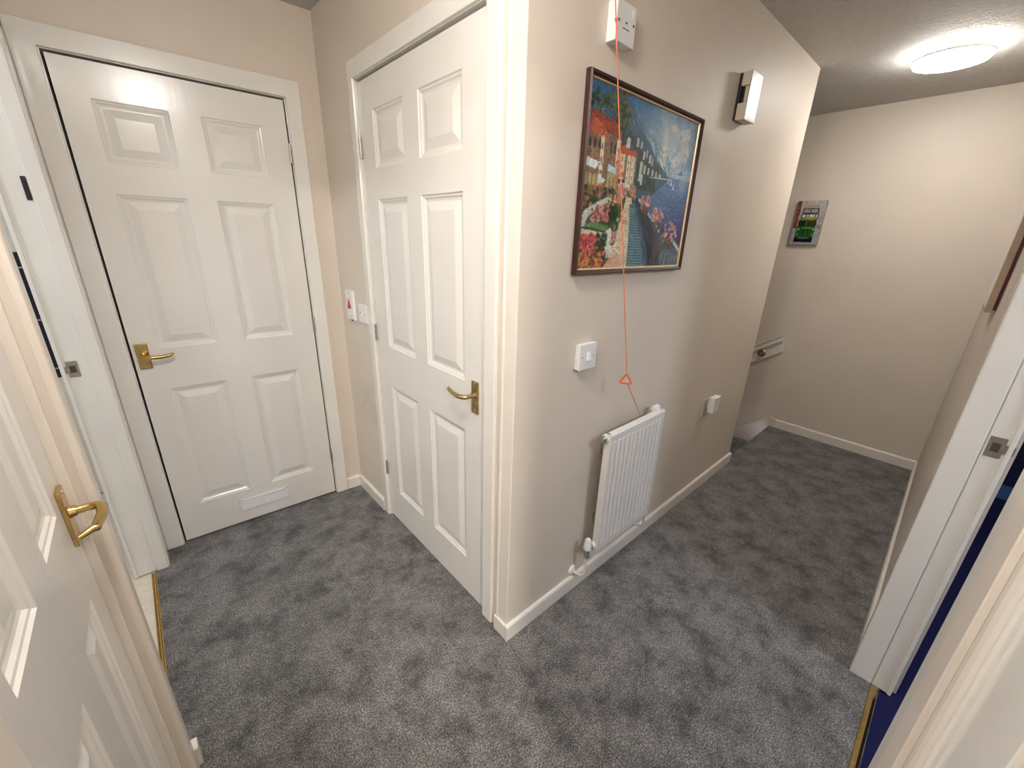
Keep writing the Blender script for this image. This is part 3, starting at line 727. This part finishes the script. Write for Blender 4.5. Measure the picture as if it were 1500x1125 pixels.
# ---------------------------------------------------------------- stair handrail
t = thing('stair_handrail', 'white handrail board with brass fixing sloping down the far wall', 'handrail', FE(-.16, 0, .66))
bm = BM()
sl = -.68; L0 = -.068; x1 = -1.3
zt = .800
prism(bm, FE, [(L0, zt), (x1, zt+(x1-L0)*-sl), (x1, zt-.155+(x1-L0)*-sl), (L0+.008, zt-.155)], .0005, .020, 'n'); obj('wall_board', bm, M['gloss'], t)
bm = BM()
for d0, d1, n in ((0, .012, .034), (.012, .044, .022), (.044, .060, .040)):
    prism(bm, FE, [(L0, zt-d0), (x1, zt-d0+(x1-L0)*-sl), (x1, zt-d1+(x1-L0)*-sl), (L0, zt-d1)], .019, n, 'n')
obj('rail', bm, M['gloss'], t)
c = FE(-.200, .02, .605)
bm = BM(); lathe(bm, c, FE.n, [(0, 0), (.030, 0), (.031, .004), (.026, .010), (.016, .013), (.014, .022), (0, .024)], 28); obj('rail_bracket', bm, M['old_brass'], t, True)
bm = BM(); lathe(bm, c, FE.n, [(.019, .0125), (.023, .0125), (.023, .0145), (.019, .0145)], 28); obj('bracket_ring', bm, M['brown_hole'], t)

# ---------------------------------------------------------------- radiator
rx0, rx1, rz0, rz1 = .432, .832, .212, .762
t = thing('radiator', 'white ribbed panel radiator low on the long wall', 'radiator', (.63, -.05, rz0))
def rad_panel(bm, nf, back):
    N = 12; pitch = (rx1-rx0-.03)/N; us = [(rx0, 0)]
    x = rx0+.015; prof = [(rx0, back), (rx0, nf-.006), (rx0+.002, nf+.004), (rx0+.011, nf+.004), (rx0+.014, nf-.005)]
    for i in range(N):
        a = x+pitch*i
        prof += [(a+pitch*.10, nf-.005), (a+pitch*.24, nf+.004), (a+pitch*.32, nf+.006), (a+pitch*.66, nf+.006), (a+pitch*.74, nf+.004), (a+pitch*.88, nf-.005)]
    prof += [(rx1-.014, nf-.005), (rx1-.011, nf+.004), (rx1-.002, nf+.004), (rx1, nf-.006), (rx1, back)]
    prism(bm, FP, prof, rz0+.035, rz1-.035, 'z')
    # smooth top and bottom headers
    box(bm, FP, rx0, rx1, back, nf+.002, rz1-.036, rz1-.006, .003); box(bm, FP, rx0, rx1, back, nf+.002, rz0+.004, rz0+.036, .003)
bm = BM(); rad_panel(bm, .076, .062); obj('front_panel', bm, M['radiator'], t)
for a, b in ((rx0-.002, rx0+.0005), (rx1-.0005, rx1+.002)):
    bm = BM(); box(bm, FP, a, b, .052, .079, rz0, rz1, .0008); obj('side_cover', bm, M['radiator'], t)
bm = BM()
for k in range(20):
    u = rx0+.015+(rx1-rx0-.03)*k/19
    box(bm, FP, u-.001, u+.001, .040, .064, rz0+.03, rz1-.02)
obj('convector_fins', bm, M['radiator'], t)
bm = BM()
box(bm, FP, rx0+.02, rx1-.02, .050, .074, rz1-.008, rz1-.004, .001)
obj('top_grille', bm, M['radiator'], t)
for u in (.50, .76):
    for z in (.30, .64):
        bm = BM(); box(bm, FP, u-.015, u+.015, .0, .042, z, z+.04); obj('wall_bracket', bm, M['steel'], t)
# valves
bm = BM(); cyl(bm, FP(rx0+.0, .055, .740), FP(rx0-.018, .055, .740), .014, None, 18); cyl(bm, FP(rx0-.018, .055, .740), FP(rx0-.026, .055, .740), .010, None, 18); obj('air_vent_plug', bm, M['steel'], t, True)
bm = BM(); cyl(bm, FP(rx0+.004, .055, .740), FP(rx0-.010, .055, .740), .019, .017, 20); obj('tapping_boss', bm, M['radiator'], t, True)
bm = BM(); cyl(bm, FP(rx1-.02, .050, .755), FP(rx1-.02, .050, .775), .016, .015, 20); cyl(bm, FP(rx1-.045, .045, .768), FP(rx1-.005, .045, .768), .011, None, 18); obj('blanking_plug', bm, M['radiator'], t, True)
vx = rx0-.040
bm = BM(); cyl(bm, FP(rx0, .055, .238), FP(rx0-.016, .055, .238), .017, .015, 20); obj('valve_union', bm, M['radiator'], t, True)
bm = BM(); cyl(bm, FP(rx0-.014, .055, .238), FP(vx, .055, .238), .010, None, 16); cyl(bm, FP(rx0-.012, .055, .238), FP(rx0-.024, .055, .238), .014, None, 6); cyl(bm, FP(vx, .055, .250), FP(vx, .055, .196), .010, None, 16); cyl(bm, FP(vx, .055, .212), FP(vx, .055, .196), .013, None, 6); obj('valve_body', bm, M['steel'], t)
bm = BM(); lathe(bm, FP(vx, .055, .236), (0, 0, 1), [(0, 0), (.014, 0), (.017, .004), (.0155, .028), (.013, .032), (.013, .046), (.009, .052), (0, .053)], 24); obj('valve_cap', bm, M['white_plastic'], t, True)
bm = BM(); tube(bm, [FP(vx, .055, .2), FP(vx, .055, .115), FP(vx-.003, .050, .100), FP(vx-.010, .040, .094), FP(vx-.018, .0, .093)], .0055, 12); obj('pipe', bm, M['gloss_cream'], t, True)
bm = BM(); lathe(bm, FP(vx-.018, .0, .098), FP.n, [(0, .012), (.012, .012), (.022, .007), (.024, .0), ], 24); obj('pipe_collar', bm, M['white_plastic'], t, True)
ux = rx1+.022
bm = BM(); cyl(bm, FP(rx1, .055, .238), FP(ux, .055, .238), .010, None, 16); cyl(bm, FP(ux, .055, .252), FP(ux, .055, .198), .009, None, 16); obj('valve_body', bm, M['steel'], t)
bm = BM(); tube(bm, [FP(ux, .055, .2), FP(ux, .055, .125), FP(ux-.003, .048, .110), FP(ux-.008, .0, .105)], .0055, 12); obj('pipe', bm, M['gloss_cream'], t, True)
# ---------------------------------------------------------------- light switch
def screws(t, F, pts, n, mat, r=.0028):
    for u, z in pts:
        bm = BM(); cyl(bm, F(u, n-.0005, z), F(u, n+.0012, z), r, None, 12); obj('screw', bm, mat, t)
t = thing('light_switch', 'white single light switch on the long wall left of the cord', 'switch', FP(.315, 0, 1.078))
s0, s1, z0, z1 = .271, .359, 1.034, 1.122
bm = BM(); box(bm, FP, s0, s1, .0, .020, z0, z1, .0025); box(bm, FP, s0-.001, s1+.001, .016, .022, z0-.001, z1+.001, .002); obj('plate', bm, M['white_plastic'], t)
bm = BM(); box(bm, FP, .306, .324, .021, .024, 1.063, 1.093, .001); prism(bm, FP, [(.022, 1.091), (.025, 1.091), (.032, 1.068), (.030, 1.065), (.022, 1.065)], .309, .321); obj('rocker', bm, M['white_plastic'], t)
screws(t, FP, [(.286, 1.078), (.344, 1.078)], .022, M['steel'])
# ---------------------------------------------------------------- call unit above the painting
t = thing('pull_cord_alarm_unit', 'square white alarm plate high on the long wall above the painting', 'alarm unit', FP(.33, 0, 1.96))
bm = BM(); box(bm, FP, .286, .374, 0, .030, 1.955, 2.045, .0025); obj('housing', bm, M['white_plastic'], t)
screws(t, FP, [(.296, 2.000), (.364, 2.004)], .030, M['grey_ink'], .0035)
bm = BM(); box(bm, FP, .356, .362, .0295, .0312, 2.020, 2.036, .0004); obj('indicator', bm, M['white_plastic'], t)
for a in ((.326, .336, 2.0, 2.004), (.316, .346, 1.987, 1.9895)):
    bm = BM(); box(bm, FP, a[0], a[1], .0298, .0304, a[2], a[3]); obj('printed_mark', bm, M['grey_ink'], t)
# ---------------------------------------------------------------- door chime
t = thing('door_chime', 'silver and cream chime box on the long wall near the landing light', 'door chime', FP(1.2, 0, 1.93))
bm = BM(); box(bm, FP, 1.155, 1.250, -.001, .014, 1.930, 2.090); box(bm, FP, 1.170, 1.250, .012, .036, 1.935, 2.085); obj('back_plate', bm, M['black'], t)
for a, b, nn in ((2.045, 2.092, .012), (1.988, 2.043, .028), (1.928, 1.986, .010)):
    bm = BM(); box(bm, FP, 1.153 if nn < .02 else 1.158, 1.254, nn, .043, a, b, .001); obj('side_block', bm, M['putty'], t)
bm = BM(); box(bm, FP, 1.152, 1.257, .043, .048, 1.926, 2.094, .002); obj('front_cover', bm, M['chrome'], t)
# ---------------------------------------------------------------- sensor by the landing
t = thing('wall_sensor', 'small white box on a plate low on the long wall right of the radiator', 'sensor', FP(1.5, 0, .55))
bm = BM(); box(bm, FP, 1.440, 1.530, 0, .008, .530, .632, .002); obj('plate', bm, M['putty'], t)
bm = BM(); box(bm, FP, 1.490, 1.530, .0, .020, .57, .63); box(bm, FP, 1.474, 1.552, .016, .050, .553, .648, .006); obj('housing', bm, M['white_plastic'], t)
bm = BM(); box(bm, FP, 1.490, 1.540, .046, .053, .638, .646, .002); obj('top_rim', bm, M['white_plastic'], t)
# ---------------------------------------------------------------- pull cord
T0 = Vector((.163, -.050, CEIL)); T1 = Vector((.462, -.090, 1.003))
t = thing('alarm_pull_cord', 'orange alarm pull cord with a triangular pull hanging across the painting', 'pull cord', T0)
bm = BM(); lathe(bm, T0, (0, 0, -1), [(0, 0), (.028, 0), (.030, .006), (.026, .022), (.008, .028), (0, .028)], 28); obj('ceiling_rose', bm, M['white_plastic'], t, True)
bm = BM(); tube(bm, [T0+(T1-T0)*(i/12)+Vector((0, 0, 0)) for i in range(13)], .0017, 8)
e = Vector((.672, -.048, .775))
tube(bm, [T1+Vector((.008, 0, -.034)), T1.lerp(e, .5)+Vector((0, 0, -.01)), e], .0014, 8)
obj('cord', bm, M['cord'], t, True)
bm = BM()
for f in (.268,): lathe(bm, T0+(T1-T0)*f, (T1-T0), [(0, -.006), (.003, -.003), (.004, 0), (.003, .003), (0, .006)], 12)
obj('knot', bm, M['orange'], t, True)
bm = BM(); cx, cz = T1.x+.000, T1.z-.022; R = .025
tv = Vector((.515, -.857, 0)); tri = [Vector((cx, -.09, cz))+tv*(R*math.sin(a))+Vector((0, 0, R*math.cos(a))) for a in (0, 2*math.pi/3, 4*math.pi/3)]
ring = []
for i in range(3):
    A = tri[i]; Bv = tri[(i+1) % 3]; P = tri[i-1]
    ring += [A+(P-A)*.12, A+(P-A)*.05+(Bv-A)*.05, A+(Bv-A)*.12]
ring = ring+[ring[0], ring[1]]
tube(bm, ring, .0032, 10, 1.0); tr = obj('triangle_pull', bm, M['orange'], t, True); tr['label'] = 'orange triangular pull'
# ---------------------------------------------------------------- alarm plate and switch near the back door
t = thing('alarm_reset_plate', 'white plate with a red triangle between the two closed doors', 'alarm plate', FB(1.225, 0, 1.11))
bm = BM(); box(bm, FB, 1.180, 1.268, -.001, .012, 1.040, 1.184, .002); obj('plate', bm, M['white_plastic'], t)
bm = BM(); prism(bm, FB, [(1.205, 1.098), (1.245, 1.092), (1.228, 1.142)], .012, .015, 'n'); obj('red_triangle', bm, M['red'], t)
screws(t, FB, [(1.224, 1.172), (1.224, 1.052)], .012, M['grey_ink'])
bm = BM(); box(bm, FB, 1.190, 1.212, .011, .0145, 1.036, 1.043, .0006); obj('tab', bm, M['grey_ink'], t)
t = thing('light_switch', 'white light switch tight against the cupboard door frame', 'switch', FB(1.08, 0, 1.09))
bm = BM(); box(bm, FB, 1.032, 1.120, 0, .010, 1.046, 1.134, .002); obj('plate', bm, M['white_plastic'], t)
bm = BM(); prism(bm, FB, [(.010, 1.104), (.012, 1.104), (.018, 1.080), (.010, 1.078)], 1.068, 1.082); obj('rocker', bm, M['white_plastic'], t)
screws(t, FB, [(1.103, 1.092), (1.050, 1.092)], .010, M['grey_ink'])
# ---------------------------------------------------------------- box frame on right wall
t = thing('box_frame', 'tan-edged frame hung on the right wall, its lower corner in view', 'picture', FR(XR(1.85), 0, 1.235))
u0, u1 = XR(1.95), XR(1.655)
bm = BM(); box(bm, FR, u0, u1, .010, .030, 1.235, 1.75, .0015); obj('frame', bm, M['tan_wood'], t)
bm = BM(); box(bm, FR, u0+.01, u1-.004, .0005, .010, 1.245, 1.74); obj('backing', bm, M['dark_red'], t)
bm = BM(); box(bm, FR, u0+.012, u1-.012, .0295, .0312, 1.250, 1.735); obj('mount', bm, M['pale'], t)
# black patch on bathroom doorway frame
bm = BM(); 
box(bm, FJC, -.990, -.978, -.001, .006, 1.520, 1.590, .002); box(bm, FJC, -.987, -.981, .005, .009, 1.530, 1.580, .002)
o = obj('door_catch', bm, M['black'], oC); o['label'] = 'small black catch plate'

# ---------------------------------------------------------------- world, camera
w = bpy.data.worlds.new('World'); S.world = w; w.use_nodes = True
w.node_tree.nodes['Background'].inputs[0].default_value = (.8, .85, 1, 1); w.node_tree.nodes['Background'].inputs[1].default_value = .3
cam = bpy.data.cameras.new('Camera'); co = bpy.data.objects.new('Camera', cam); C.objects.link(co)
Rm = Matrix((((0.74348620,0.20432758,-0.63677195),(-0.66806265,0.27012796,-0.69334204),(0.03034100,0.94089379,0.33734004))))
co.matrix_world = Matrix.Translation(Vector((-.7876, -.8416, 1.4529))) @ Rm.to_4x4()
cam.sensor_width = 36; cam.lens = 597.27*36/1500; cam.clip_start = .01
S.camera = co
S.view_settings.view_transform = 'Standard'; S.view_settings.look = 'None'
S.view_settings.exposure = 1.38; S.view_settings.gamma = 1
